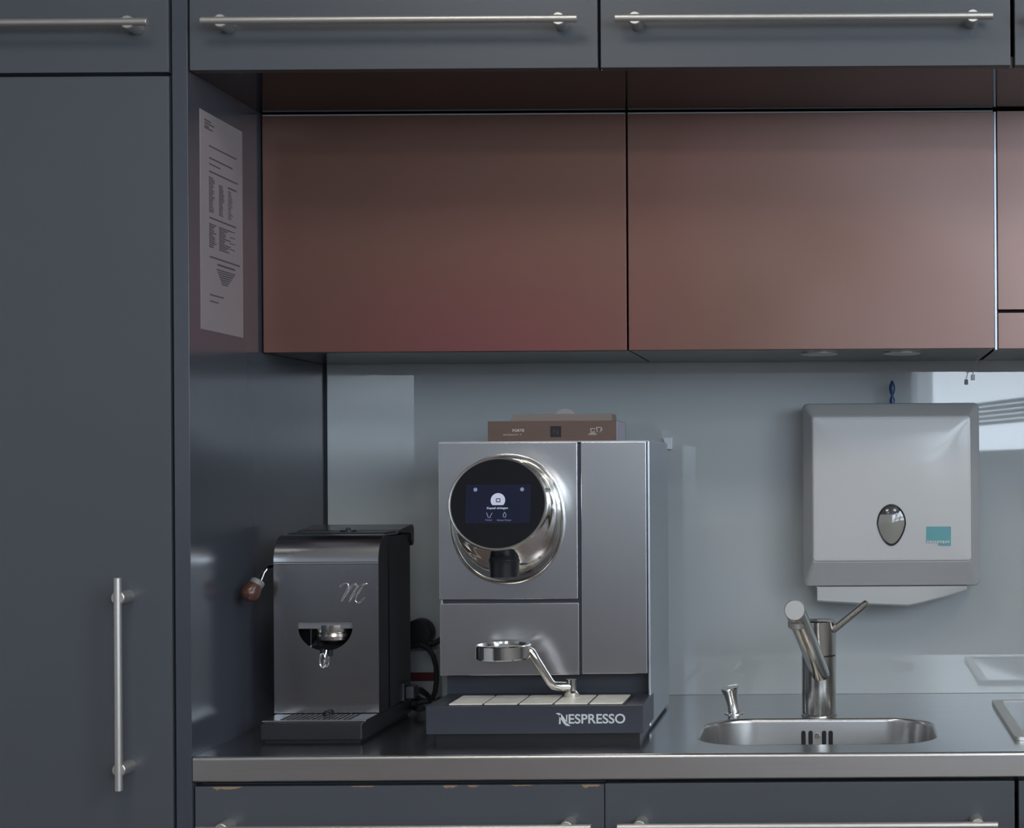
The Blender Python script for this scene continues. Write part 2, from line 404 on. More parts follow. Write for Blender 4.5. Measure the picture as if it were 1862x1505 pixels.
# back painted glass
o = B().box(XP + .0035, 1.6, 2.876, YB + .008, ZW - .0, ZR + .0035, .0008).build('splashback', 'splash', None, (0, YB, ZW))
tag(o, 'glossy pale blue-grey glass splashback behind the worktop', 'splashback')
o = B().box(XP + .0003, XP + .0035, 2.872, YB, ZW + .001, ZR + .002).build('joint_strip', 'dark', None, (XP, YB, ZW))
tag(o, 'thin dark joint strip between the end panel and the glass splashback', 'trim')

# worktop with a hole for the bowl
YSB, YSF = 2.597, 2.352
SX0, SX1 = X_(1262, 2.37, 1340), X_(1702, 2.47, 1330)
sink_loop = rrect(SX0, SX1, YSF, YSB, .075, 10)
hx0 = X_(1803, 2.752, 1280); hy0, hy1 = 2.372, 2.752; hx1 = hx0 + .52
hob_loop = rrect(hx0 + .006, hx1 - .006, hy0 + .006, hy1 - .006, .006, 4)
t = thing('worktop', 'long brushed steel worktop with thick front edge', 'worktop', (0, YB, ZW))
B().prism([(XP + .001, YF + .006), (1.55, YF + .006), (1.55, 2.8755), (XP + .001, 2.8755)], ZW, ZW - .003, 'xy', [sink_loop]).build('top', 'steel_top', t)
zb = Z_(1420, YF, 700)
pf = [(YF + .006, ZW)] + [(YF + .005 - .005 * sin(radians(a)), ZW - .005 + .005 * cos(radians(a))) for a in (0, 22, 45, 67, 90)] + \
     [(YF, zb + .002), (YF + .002, zb), (YF + .02, zb), (YF + .02, ZW - .003), (YF + .006, ZW - .003)]
B().prism(pf, XP + .0012, 1.55, 'yz').build('front_edge', 'steel_edge', t)

# inset bowl
t = thing('sink', 'small rounded steel sink bowl set into the worktop', 'sink', ((SX0 + SX1) / 2, YSF, ZW - .15))
L = []
for ins, dz in ((-.0004, .0002), (.0012, -.0004), (.0028, -.0025), (.0034, -.006), (.006, -.05), (.009, -.115), (.016, -.135), (.034, -.148), (.06, -.150)):
    L.append([Vector((x, y, ZW + dz)) for x, y in rrect(SX0 + ins, SX1 - ins, YSF + ins, YSB - ins, .075 - ins * .4, 10)])
B().loft(L, False, True).build('bowl', 'steel_sink', t, smooth=60)
yw = YSB - .0052
for px in (1461, 1474, 1498.5, 1510.5):
    z1, z0 = Z_(1328, yw, px), Z_(1354, yw, px); x = X_(px, yw, 1340)
    B().prism(rrect(x - .0036, x + .0036, z0, z1, .0035, 6), yw - .0016, yw + .003).build('overflow_slot', 'rubber', t)
x = X_(1486, yw, 1340); z = Z_(1338, yw, 1486)
B().cyl((x, yw + .002, z), (x, yw - .003, z), .005, 16, .001).build('overflow_screw', 'chrome', t)
B().lathe([(.0, .0), (.04, .0), (.042, .002), (.036, .004), (0, .003)], ((SX0 + SX1) / 2, 2.475, ZW - .1495)).build('drain', 'chrome', t)

# base cabinets
G3 = 'base cabinets under the worktop'
zt = Z_(1428, YF + .004, 700)
bas = [('grey base cabinet with chipped drawer top under the coffee grinder and machine', XP + .0025, X1 - .0006, 355, 1075, (401, 1029), 1509, 1506),
       ('grey base cabinet under the sink with visible bar handle', X1 + .0006, X2 - .003, 1122, 1815, (1162, 1778), 1504.5, 1500),
       ('grey base cabinet sliver at the lower right corner below the hob', X2 + .003, X3, 1875, 2550, (1915, 2515), 1499, 1495)]
chips = [[(388, 1427, 52, 6)], [(1058, 1424, 32, 6), (806, 1424, 26, 5), (850, 1424, 20, 4), (640, 1426, 40, 2), (930, 1424, 40, 2)], []]
for i, (lb, x0, x1, h0, h1, ps, ya, yb_) in enumerate(bas):
    yf = YF + .004
    t = thing('base_cabinet', lb, 'cabinet', ((x0 + x1) / 2, YB, 0), G3)
    if i == 1:   # the sink cabinet is open at the top for the bowl
        B().box(x0, x0 + .018, yf + .021, YB - .001, .1, zb - .006).box(x1 - .018, x1, yf + .021, YB - .001, .1, zb - .006) \
           .box(x0, x1, YB - .02, YB - .001, .1, zb - .006).box(x0, x1, yf + .021, YB - .001, .1, .118).build('body', 'lacquer', t)
    else:
        B().box(x0, x1, yf + .021, YB - .001, .1, zb - .006, .001).build('body', 'lacquer', t)
    ztop = zt - .0 if i == 0 else zt + .001
    d = door(t, 'drawer', x0, x1, .66, ztop, yf)
    yh = yf - .034
    z = (Z_(ya, yh, h0) + Z_(yb_, yh, h1)) / 2
    handle(d, X_(h0, yh, 1500), X_(h1, yh, 1500), z, [X_(p, yh, 1500) for p in ps], yf)
    d = door(t, 'drawer', x0, x1, .105, .656, yf)
    B().box(x0, x1, YF + .06, YF + .078, 0, .1).build('plinth', 'dark', t)
    for cx, cy, w, h in (chips[0] + chips[1] if i == 0 else []):
        zc = ztop - .0002; p0 = X_(cx, yf, cy); s = 1 / 1243
        top = [(p0 + w * s * k / 7, zc) for k in range(8)]
        bot = [(p0 + w * s * (k + random.uniform(-.3, .3)) / 7, zc - h * s * random.uniform(.45, 1.25) * (1 if 0 < k < 7 else .3)) for k in range(7, -1, -1)]
        B().prism(top + bot, yf - .0003, yf + .003).build('paint_chip', 'chip', t)
o = B().box(XP + .001, 1.55, YF + .03, YF + .034, zt - .02, zb - .0005).build('trim_worktop', 'dark'); o['kind'] = 'structure'

# ------------------------------------------------------------------ notice sheet on the end panel
def P_panel(px, py):      # pixel on the end panel's inner face
    d = RM @ Vector(((px - CX) / F, 1, -(py - CY) / F)); k = XP / d.x
    return Vector((XP, d.y * k, d.z * k + CAMZ))
a0, a1 = P_panel(363, 250), P_panel(440, 300)
ya, yb_ = a0.y, a1.y
zA = P_panel(363, 197).z; zA2 = P_panel(363, 597).z
t = thing('notice_sheet', 'white printed notice sheet taped inside the end panel, left of the copper door', 'paper', (XP, (ya + yb_) / 2, zA2))
B().box(XP, XP + .0006, ya, yb_, zA2, zA).build('sheet', 'notice', t)
b = B()
w, h = yb_ - ya, zA - zA2
def ln(u0, u1, v, th=.006):
    b.box(XP + .0006, XP + .0009, ya + w * u0, ya + w * u1, zA - h * (v + th), zA - h * v)
for v, u0, u1 in ((.035, .10, .25), (.048, .10, .32), (.061, .10, .20), (.070, .10, .28)): ln(u0, u1, v, .007)
ln(.2, .85, .145, .007); ln(.2, .75, .200, .007); ln(.2, .46, .228, .006); ln(.2, .88, .262, .007)
for k in range(17):
    v = .290 + k * .0098
    ln(.19, .19 + random.uniform(.08, .14), v, .0055)
    if k > 1: ln(.42, .42 + random.uniform(.08, .13), v, .0055)
    if k > 2: ln(.64, .64 + random.uniform(.06, .12), v, .0045)
ln(.64, .85, .300, .008)
ln(.2, .83, .475, .007)
for k in range(12):
    v = .505 + k * .0095
    ln(.19, .19 + random.uniform(.08, .18), v, .0055); ln(.42, .42 + random.uniform(.12, .28), v, .0055)
    if k % 3 == 0: ln(.68, .80, v, .004)
ln(.2, .92, .655, .007); ln(.38, .80, .680, .009)
for k in range(7): ln(.36 + .02 * k, .80 - .03 * k, .705 + k * .0105, .006)
ln(.2, .52, .83, .007); ln(.2, .40, .860, .006)
b.build('printed_text', 'ink', t)

# ------------------------------------------------------------------ coffee grinder
YG = 2.473                                                  # its front sheet
gx0, gx1 = X_(498, YG, 1150), X_(688.5, YG, 1150)
gz0, gzt = ZW + .0335, 1.2155
ZGR = .042                                                  # radius of the rolled top
t = thing('coffee_grinder', 'brushed steel coffee grinder with black sides and wooden lever knob', 'coffee grinder', ((gx0 + gx1) / 2, 2.57, ZW))
# base with a slightly wider foot
bx0, bx1 = X_(472, 2.39, 1335), X_(659, 2.39, 1335)
B().box(bx0, bx1, 2.39, 2.665, ZW + .004, ZW + .030, .004).box(bx0 + .006, bx1 - .006, 2.40, 2.66, ZW, ZW + .006).build('base', 'grinder_body', t)
# drip plate with slotted grid
px0, px1 = gx0 + .001, gx1 - .001
B().box(px0 + .004, px1, 2.406, YG + .004, ZW + .0295, ZW + .0325, .001).build('drip_plate', 'grinder_steel', t)
b = B()
for i in range(14):
    for j in range(6):
        x = px0 + .030 + i * .0080; y = 2.412 + j * .0095
        b.box(x, x + .0052, y, y + .0062, ZW + .0323, ZW + .0328)
b.build('drip_grid', 'rubber', t)
B().lathe([(0, 0), (.006, 0), (.006, .004), (.004, .006), (0, .006)], ((px0 + px1) / 2 + .004, 2.463, ZW + .0325), seg=16).build('plate_knob', 'black', t)
# dark body: sides, back block
cheek = [(YG + ZGR - (ZGR - .003) * cos(pi / 2 * k / 10), gzt - ZGR + (ZGR - .003) * sin(pi / 2 * k / 10)) for k in range(11)] + [(2.54, gzt - .003), (2.54, gzt - ZGR)]
B().box(gx0 + .002, gx1 - .002, 2.530, 2.664, gz0 - .004, gzt - .004, .003) \
   .box(gx0 + .002, gx0 + .012, YG + .003, 2.54, gz0 - .004, gzt - ZGR).box(gx1 - .012, gx1 - .002, YG + .003, 2.54, gz0 - .004, gzt - ZGR) \
   .prism(cheek, gx0 + .002, gx0 + .012, 'yz').prism(cheek, gx1 - .012, gx1 - .002, 'yz').build('body', 'grinder_body', t)
# rolled front sheet with the half-moon opening
wx0, wx1 = X_(542, YG, 1140), X_(641, YG, 1140)
wz1, wz0 = Z_(1130, YG, 590), Z_(1183, YG, 590)
hole = [(wx0, wz1), (wx1, wz1)] + [((wx0 + wx1) / 2 + (wx1 - wx0) / 2 * cos(a), wz1 - .008 - (wz1 - wz0 - .008) * sin(a)) for a in [pi * k / 20 for k in range(21)]]
b = B()
b.prism([(gx0, gz0), (gx1, gz0), (gx1, gzt - ZGR), (gx0, gzt - ZGR)], YG, YG + .003, 'xz', [hole])
cy, cz = YG + ZGR, gzt - ZGR
outer = [(cy - ZGR * cos(a), cz + ZGR * sin(a)) for a in [pi / 2 * k / 14 for k in range(15)]] + [(2.585, gzt)]
inner = [(2.585, gzt - .003)] + [(cy - (ZGR - .003) * cos(a), cz + (ZGR - .003) * sin(a)) for a in [pi / 2 * k / 14 for k in range(14, -1, -1)]]
b.prism(outer + inner, gx0, gx1, 'yz')
b.build('front_sheet', 'grinder_steel', t, smooth=25)
B().box(gx0 + .0005, gx1 - .0005, YG - .0008, YG + .001, gzt - ZGR - .0045, gzt - ZGR - .002, .0004).build('bend_line', 'chrome_soft', t)
# opening insides
B().box(wx0 - .004, wx1 + .004, YG + .004, YG + .02, wz1 - .012, wz1 + .006, .002).build('outlet_lip', 'plate_grey', t)
B().box(wx0 - .006, wx1 + .006, YG + .036, YG + .06, wz0 - .006, wz1 + .004).build('outlet_back', 'black', t)
xc = X_(600, YG, 1160)
B().lathe([(.010, -.018), (.020, -.017), (.0275, -.010), (.0285, -.004), (.0265, .000), (.0285, .003), (.0285, .014)], (xc, YG + .028, wz1 - .020), seg=40).build('outlet_collar', 'steel_sink', t)
xs = X_(563, YG, 1160)
B().box(xs, xs + .0015, YG + .004, YG + .03, wz0 + .006, wz1 - .012).build('outlet_guide', 'chrome_soft', t)
# spring clip below
b = B(); p = at(589, 1184, YG - .004)
b.tube([(p.x - .001 + .0045 * sin(a) * (1.0), p.y - .004, p.z - .014 + .011 * cos(a)) for a in [2 * pi * k / 20 for k in range(21)]], .0016, 8)
b.tube([(p.x + .004, p.y, p.z + .002), (p.x + .003, p.y - .002, p.z - .006), (p.x + .001, p.y - .004, p.z - .02)], .0014, 8)
b.build('spring_clip', 'chrome', t)
B().cyl((p.x - .002, YG - .004, p.z + .004), (p.x - .002, YG - .004, p.z - .006), .004, 12).cyl((p.x + .009, YG - .003, p.z + .002), (p.x + .009, YG - .003, p.z - .008), .003, 12).build('clip_pin', 'black', t)
# embossed script emblem
def em(px, py): q = at(px, py, YG); return (q.x, YG - .0002, q.z)
b = B()
strokes = [[(618, 1068), (620, 1063), (626, 1061), (632, 1061), (634, 1065), (630, 1075), (624, 1086), (621, 1093), (618, 1092)],
           [(622, 1091), (630, 1078), (640, 1064), (647, 1061), (650, 1064), (645, 1075), (637, 1088), (634, 1094)],
           [(635, 1091), (644, 1078), (654, 1065), (662, 1061), (668, 1061)],
           [(660, 1064), (654, 1073), (648, 1084), (646, 1092), (650, 1096), (656, 1093), (663, 1086)]]
for s in strokes: b.tube([em(*q) for q in s], [.0007] + [.0017] * (len(s) - 2) + [.0006], 8)
b.build('emblem', 'grinder_steel', t)
# lid at the back with its slot
lx0, lx1 = gx0 + .010, X_(748, 2.66, 975) + .001
B().prism([(2.575, gzt - .001), (2.59, gzt + .0035), (2.668, gzt + .010), (2.676, gzt + .004), (2.676, gzt - .022), (2.668, gzt - .026), (2.655, gzt - .004)], gx0 - .001, gx1 + .001, 'yz').build('hopper_lid', 'lid_brown', t, smooth=25)
B().box(gx0 + .006, gx1 - .004, 2.520, 2.60, gzt + .0002, gzt + .0022, .001).build('top_plate', 'grinder_body', t)
xk = X_(628, 2.55, 966)
B().lathe([(.0, 0), (.013, 0), (.013, .0025), (.004, .003), (.003, .006), (0, .0065)], (xk, 2.565, gzt + .002), seg=20).build('lid_knob', 'black', t)
# lever
A = at(500, 1028, 2.495)
pts = [A + Vector((.006, 0, 0)), A, at(487, 1031, 2.475), at(478, 1041, 2.458), at(471, 1056, 2.446), at(468, 1062, 2.442)]
B().tube(pts, [.0032, .0032, .0034, .0036, .0044, .005], 12).build('lever', 'chrome_soft', t)
k0, k1 = at(470, 1056, 2.444), at(447, 1091, 2.428)
ax = k1 - k0; ln_ = ax.length
B().lathe([(.004, 0), (.0085, .002), (.0108, .006), (.0125, ln_ * .35), (.0145, ln_ * .6), (.0135, ln_ * .8), (.0085, ln_ * .95), (.002, ln_)], k0, ax, 24).build('lever_knob', 'wood', t)
B().lathe([(.0095, -.001), (.0112, .001), (.0112, .008), (.0108, .0085)], k0, ax, 24).build('knob_ferrule', 'plate_grey', t)
# socket on its right side
c = at(720, 1258, 2.60)
B().box(gx1 - .004, gx1 + .004, 2.60, 2.64, c.z - .016, c.z + .014, .002).build('side_socket', 'grinder_body', t)

# ------------------------------------------------------------------ coffee machine
YM = 2.490; YT = 2.383; YMB = 2.745
mx0, mx1 = X_(799, YM, 1000), X_(1183, YM, 1000)
mzt = Z_(803, YM, 950); mzb = Z_(1227, YM, 950)
t = thing('coffee_machine', 'large steel capsule coffee machine with round display, on the worktop', 'coffee machine', ((mx0 + mx1) / 2, 2.58, ZW))
B().box(mx0 + .003, mx1 - .005, YM + .004, YMB - .002, mzb, mzt - .002, .002).build('body', 'mach_dark', t)
B().box(mx0 + .004, mx1 - .005, YM + .028, YMB - .004, ZW + .004, mzb + .002).build('lower_body', 'mach_dark', t)
B().box(mx1 - .0050, mx1 - .0005, YM - .001, YMB, ZW + .006, mzt, .002).build('side_panel', 'mach_side', t)
B().box(mx0, mx0 + .004, YM + .003, YMB, mzb, mzt, .001).build('side_panel', 'mach_side', t)
gx = X_(1051.0, YM, 950); gx2 = X_(1057.5, YM, 950)
zm1 = Z_(1089, YM, 925); zm0 = Z_(1096, YM, 925)
B().box(mx0, gx, YM - .004, YM + .006, zm1, mzt - .001, .0012).build('head_panel', 'steel_h', t)
B().box(mx0 + .001, gx + .0012, YM - .004, YM + .006, mzb, zm0, .0012).build('cup_panel', 'steel_h', t)
B().box(gx2, mx1 - .0058, YM - .004, YM + .006, mzb + .0015, mzt - .001, .0012).build('tank_panel', 'steel_h', t)
B().box(mx0, mx1 - .002, YM, YMB, mzt - .0015, mzt + .0008, .0005).build('top_panel', 'mach_side', t)
# tray
tx0, tx1 = X_(774, YT, 1300), X_(1169, YT, 1300)
tz1, tz0 = Z_(1283, YT, 970), Z_(1334, YT, 970)
B().box(tx0, tx1, YT, YM + .030, tz0, tz1, .0015).build('drip_tray', 'mach_dark', t)
B().box(tx0 + .013, tx1 - .006, YT + .010, YMB - .02, ZW, tz0 + .001).build('foot', 'black', t)
ya, yb_ = YT + .010, YM - .008
ga, gb = X_(814, YT + .01, 1278), X_(1134, YT + .01, 1278)
B().box(ga - .003, gb + .004, ya - .003, yb_ + .003, tz1 - .001, tz1 + .0006).build('grid_bed', 'black', t)
n = 5
for k in range(n):
    w = (gb - ga) / n
    B().box(ga + w * k + .0018, ga + w * (k + 1) - .0018, ya, yb_, tz1 - .0004, tz1 + .0022, .0008).build('grid_plate', 'tile', t)
# lettering on the tray front
def mp(px, py): q = at(px, py, YT); return (q.x, q.z)
b = B()
p = at(1034, 1315.5, YT - .0004)
b.text('ESPRESSO', X_(1137, YT, 1306) - p.x, Z_(1298.2, YT, 1085) - Z_(1315.8, YT, 1085), facing(p), bold=.018, depth=.0003)
for poly in ([(1016.6, 1316), (1019.6, 1316), (1020.0, 1298), (1017.2, 1300)], [(1029.2, 1313), (1031.4, 1316), (1032, 1299), (1029.6, 1299)],
             [(1010.5, 1296.8), (1014, 1295.6), (1018.5, 1296.4), (1022.5, 1299.6), (1026, 1304.6), (1029.5, 1310.5), (1033, 1315.8), (1037.5, 1319.2), (1033, 1319.8), (1028.5, 1318.2), (1024.5, 1314.2), (1021, 1308.5), (1018, 1303), (1015, 1298.6)]):
    b.prism([mp(*q) for q in poly], YT - .0009, YT - .0002)
b.build('lettering', 'letter', t)
# head: chrome collar lofted to the tilted round display
def ell(c, rx, rz, tilt=0.0, n=72, sq=2.0):
    out = []
    for k in range(n):
        a = 2 * pi * k / n; ca, sa = cos(a), sin(a)
        u = rx * abs(ca) ** (2 / sq) * (1 if ca >= 0 else -1); v = rz * abs(sa) ** (2 / sq) * (1 if sa >= 0 else -1)
        out.append(Vector((c.x + u, c.y + v * sin(tilt), c.z + v * cos(tilt))))
    return out
cb = at(923, 943, YM - .004); RBX, RBZ = 104.5 * YM / F, 118.5 * YM / F
TILT = radians(9); YS = 2.392
cs = at(905, 915.5, YS); RS = 89.5 * YS / F
def mix(k): return cb.lerp(cs, k)
L = []
for yy, s in ((0, 1.0), (-.005, 1.0), (-.010, .992), (-.0125, .975), (-.0125, .962), (-.011, .950), (-.004, .940)):
    c = Vector((cb.x, cb.y + yy, cb.z)); L.append(ell(c, RBX * s, RBZ * s, 0, 72, 2.15))
B().loft(L, False, False).build('head_collar', 'chrome', t, smooth=50)
B().loft([ell(Vector((cb.x, cb.y - .0045, cb.z)), RBX * .955, RBZ * .955, 0, 72, 2.15), ell(Vector((cb.x, cb.y - .0052, cb.z)), RBX * .955, RBZ * .955, 0, 72, 2.15)]).build('collar_groove', 'chrome_soft', t)
L = []
for k, s in ((.04, .885), (.12, .895), (.17, .925), (.21, .925), (.25, .890), (.45, .885), (.75, .93), (.93, .975), (.985, 1.0), (1.0, .985)):
    rx = (RBX * (1 - k) + RS * k) * s; rz = (RBZ * (1 - k) + RS * .955 * k) * s
    L.append(ell(mix(k), rx, rz, TILT * k, 72, 2.0 + .1 * (1 - k)))
B().loft(L, False, True).build('head_barrel', 'chrome', t, smooth=50)
SM = Matrix(((1, 0, 0, cs.x), (0, sin(TILT), -cos(TILT), cs.y), (0, cos(TILT), sin(TILT), cs.z), (0, 0, 0, 1)))   # display frame: x right, y up, z to the viewer
sc_ = YS / F
el = lambda r_, h: [SM @ Vector((r_ * cos(2 * pi * k / 72), r_ * .955 * sin(2 * pi * k / 72), h)) for k in range(72)]
B().loft([el(RS * 1.0, -.001), el(RS * 1.0, .0022), el(RS * .985, .0032), el(RS * .965, .0022), el(RS * .955, .0008)], False, False).build('display_ring', 'steel_bar', t, smooth=50)
d = B().loft([el(RS * .962, -.0005), el(RS * .962, .0008)]).build('display_glass', 'screen', t)
def sl(px, py, h=.0012): return Vector(((px - 905) * sc_, -(py - 915.5) * sc_ / cos(TILT), h))
def spoly(b_, pts, h0=.0009, h1=.0012):
    b_.loft([[SM @ sl(*q, h0) for q in pts], [SM @ sl(*q, h1) for q in pts]])
b = B(); spoly(b, [(847, 881), (965, 881), (965, 951), (847, 951)], .0008, .0009); b.build('display_picture', 'display', d)
b = B()
dome = [(905.5 + 13.2 * cos(radians(a)), 909.5 - 13 * sin(radians(a))) for a in range(-42, 223, 12)]
spoly(b, dome); b.build('capsule_icon', 'icon', d)
b = B()
for (u0, v0, u1, v1) in ((902, 906, 910, 907.4), (902, 911.5, 910, 913), (902, 906, 903.4, 913), (908.6, 906, 910, 913)): spoly(b, [(u0, v0), (u1, v0), (u1, v1), (u0, v1)], .0012, .0014)
b.build('capsule_mark', 'display', d)
for px, py, mm in ((864, 890, 'icon_dim'), (949, 890, 'icon_dim')):
    b = B(); spoly(b, [(px + 3.6 * cos(2 * pi * k / 16), py + 3.6 * sin(2 * pi * k / 16)) for k in range(16)]); b.build('corner_icon', mm, d)
b = B(); b.text('Kapsel einlegen', 38 * sc_, 5 * sc_, SM @ Matrix.Translation(sl(886, 926.5, .0009)), bold=.02); b.build('display_text', 'icon', d)
b = B(); b.text('Rezept', 12 * sc_, 3.4 * sc_, SM @ Matrix.Translation(sl(884, 947, .0009))); b.text('Heisses Wasser', 26 * sc_, 3.2 * sc_, SM @ Matrix.Translation(sl(905, 947, .0009)))
b.build('display_text', 'icon_dim', d)
b = B(); b.tube([SM @ sl(*q) for q in [(885.5, 932), (888, 938), (888.5, 940.5), (892.5, 940.5), (893, 937), (896, 932)]], .0006, 6); b.build('cup_icon', 'icon_dim', d)
b = B(); b.tube([SM @ sl(*q) for q in [(918.5, 931), (916, 935.5), (916, 939), (918.5, 940.5), (921, 939), (921, 935.5), (918.5, 931)]], .0006, 6); b.build('drop_icon', 'icon_dim', d)
# spout under the display
yn = 2.425; p = at(917, 1020, yn); s = yn / F
def zn(py): return Z_(py, yn, 917)
B().lathe([(18 * s, zn(985)), (19 * s, zn(1008)), (26 * s, zn(1014)), (28 * s, zn(1018)), (27 * s, zn(1024)), (26 * s, zn(1048)), (22 * s, zn(1048.5)), (21 * s, zn(1042))], (p.x, yn, 0), seg=32).build('coffee_spout', 'black', t)
# cup stand: chrome disc, bent arm, pivot
yc = 2.432; s = yc / F
c = at(915, 1170, yc); zt_, zb_ = Z_(1171, yc, 915), Z_(1197, yc, 915); rd = 50 * s
h = zt_ - zb_
B().lathe([(rd * .70, h * .1), (rd * .94, 0), (rd, .002), (rd, h - .0015), (rd - .0015, h), (rd * .92, h), (rd * .90, h - .003), (0, h - .003)], (c.x, yc, zb_), seg=48).build('cup_stand', 'chrome_soft', t)
q = [at(958, 1181, yc), at(966, 1185, yc), at(975, 1200, yc), at(1000, 1240, yc + .012), at(1006, 1246, yc + .016), at(1020, 1248, yc + .022), at(1040, 1248, yc + .03)]
B().tube(q, [.0070, .0070, .0065, .0065, .0068, .0075, .0075], 14).build('stand_arm', 'chrome_soft', t)
yp = yc + .03; pp = at(1040, 1248, yp)
B().lathe([(.010, tz1), (.012, tz1 + .003), (.012, tz1 + .009), (.0085, tz1 + .012), (.0085, tz1 + .03)], (pp.x, yp, 0), seg=24).build('stand_pivot', 'chrome_soft', t)

# ------------------------------------------------------------------ capsule carton on the machine
Y0 = 2.515; bxa, bxb = X_(887, Y0, 780), X_(1121, Y0, 780)
bz0 = mzt + .0008; bz1 = Z_(765, Y0, 1010)
t = thing('capsule_carton', 'open brown capsule carton lying on top of the coffee machine', 'box', ((bxa + bxb) / 2, 2.56, bz0))
B().box(bxa, bxb, Y0, 2.62, bz0, bz1, .0012).build('sleeve', 'carton', t)
B().box(bxb - .0004, bxb + .0006, Y0 + .0015, 2.611, bz0 + .001, bz1 - .001).build('lit_side', 'carton_edge', t)  # side face of the carton, its light painted in as a pale sheet
yq = 2.575
B().prism([(X_(932, yq, 757), bz1 - .001), (X_(1116, yq, 757), bz1 - .001), (X_(1116, yq, 757), Z_(753.5, yq, 1020)), (X_(938, yq, 757), Z_(753.5, yq, 1020))], yq - .02, yq + .03, bev=.001).build('lid_flap', 'carton_top', t)
yq = 2.61; cc = at(1029, 754, yq)
B().prism([(cc.x + 19 * yq / F * cos(radians(a)), cc.z - .008 + (11 * yq / F + .008) * max(0, sin(radians(a))) ** .7) for a in range(0, 181, 10)], yq - .002, yq + .002).build('tuck_tab', 'pale_card', t)
b = B(); q = at(932, 785, Y0 - .0004); s = Y0 / F
b.text('FORTE', 21 * s, 5 * s, facing(q), bold=.03, spacing=1.15)
b.text('INTENSITY 7', 33 * s, 3 * s, facing(at(915, 792, Y0 - .0004)), spacing=1.3)
b.text('ESPRESSO', 15 * s, 2.6 * s, facing(at(1070, 791, Y0 - .0004)))
def op(px, py): return at(px, py, Y0 - .0004)
b.tube([op(*k) for k in [(1074, 779), (1075, 785), (1081, 785), (1082, 779), (1074, 779)]], .0006, 6)
b.tube([op(*k) for k in [(1072.5, 787.5), (1083.5, 787.5)]], .0006, 6)
b.tube([op(*k) for k in [(1084.5, 777), (1086, 785), (1092, 785), (1093.3, 777), (1084.5, 777)]], .0006, 6)
b.tube([op(*k) for k in [(1093, 778.5), (1095, 779), (1094, 782.5), (1092.5, 783)]], .0005, 6)
o = b.build('printed_text', 'carton_print', t); o['kind'] = 'stuff'
q = at(1010.5, 784.5, Y0); s2 = 10 * Y0 / F
f = B().box(q.x - s2, q.x + s2, Y0 - .0004, Y0 + .001, q.z - s2, q.z + s2).build('badge', 'carton_badge', t)
b = B(); b.text('N', 9 * Y0 / F, 9 * Y0 / F, facing(at(1006, 789, Y0 - .0004)), depth=.0003); b.build('badge_letter', 'badge_letter', f)

# small white piece standing in for a reflection in the glass behind the machine
o = B().prism([mpx for mpx in [(at(1205, 796, 2.87).x, at(1205, 796, 2.87).z), (at(1222, 795, 2.87).x, at(1222, 795, 2.87).z), (at(1222, 817, 2.87).x, at(1222, 817, 2.87).z), (at(1209, 816, 2.87).x, at(1209, 816, 2.87).z), (at(1208, 803, 2.87).x, at(1208, 803, 2.87).z)]], 2.868, 2.8762, bev=.001)
c = at(1213, 806, 2.87); o = o.build('glass_reflection', 'white_tab', None, c); tag(o, 'small white piece standing in for a reflection in the glass beside the machine top', 'reflection')

# ------------------------------------------------------------------ socket box, plugs and cords between the machines
Ys = 2.83; sa, sb_ = X_(735, Ys, 1200), X_(792, Ys, 1200)
sz0, sz1 = Z_(1275, Ys, 770), Z_(1183, Ys, 770)
t = thing('socket_box', 'pale socket box with a red label, half hidden behind the grinder', 'socket', ((sa + sb_) / 2, Ys, ZW))
B().box(sa, sb_, Ys, 2.8758, ZW + .001, sz1, .003).build('housing', 'white_box', t)
B().box(sa + .001, sb_ - .002, Ys - .0008, Ys + .002, Z_(1238, Ys, 770), Z_(1222, Ys, 770), .0003).build('red_label', 'red_label', t)
Yp = 2.80
t = thing('power_plug', 'black round power plug pushed in behind the grinder', 'plug', tuple(at(762, 1152, Yp)))
p = at(758, 1152, Yp)
B().lathe([(.012, -.024), (.024, -.022), (.0255, -.012), (.0255, .012), (.022, .020), (.01, .024)], (p.x, p.y + .02, p.z), (0, 1, 0), 28).build('plug_head', 'rubber', t)
B().tube([p + Vector((.016, .01, -.016)), at(782, 1170, Yp), at(790, 1169, Yp), at(806, 1160, Yp)], [.006, .0075, .005, .005], 10).build('plug_tail', 'rubber', t)
Yp = 2.77
q = [(728, 1196), (735, 1184), (748, 1175), (764, 1172), (778, 1178), (788, 1192), (793, 1212), (794, 1236), (791, 1258), (786, 1270), (776, 1275), (765, 1272), (757, 1266)]
o = B().tube([at(*k, Yp) for k in q], .0045, 10).build('looped_cable', 'rubber', None, tuple(at(764, 1172, Yp)))
tag(o, 'black cord looped upward between grinder and coffee machine', 'cord')
t = thing('cord_connector', 'dark grey plug connector at the lower right side of the grinder', 'plug', tuple(at(740, 1258, 2.63)))
c0, c1 = at(722, 1246, 2.62), at(757, 1268, 2.62)
B().box(gx1 + .0042, c1.x, 2.605, 2.635, c1.z, c0.z, .003).build('connector_body', 'mach_dark', t)
B().tube([at(757, 1256, 2.62), at(764, 1254, 2.63), at(776, 1262, 2.66), at(783, 1272, 2.69)], [.0065, .0055, .0045, .0045], 10).build('cord_end', 'rubber', t)
q = [(783, 1274, 2.70), (770, 1276, 2.70), (756, 1280, 2.69), (752, 1286, 2.66), (762, 1289, 2.63), (770, 1287, 2.64)]
o = B().tube([Vector((at(*k).x, k[2], max(at(*k).z, ZW + .005))) for k in q], .0045, 10).build('loose_cable', 'rubber', None, tuple(at(765, 1282, 2.68)))
tag(o, 'short black cord lying on the worktop behind the grinder foot', 'cord')

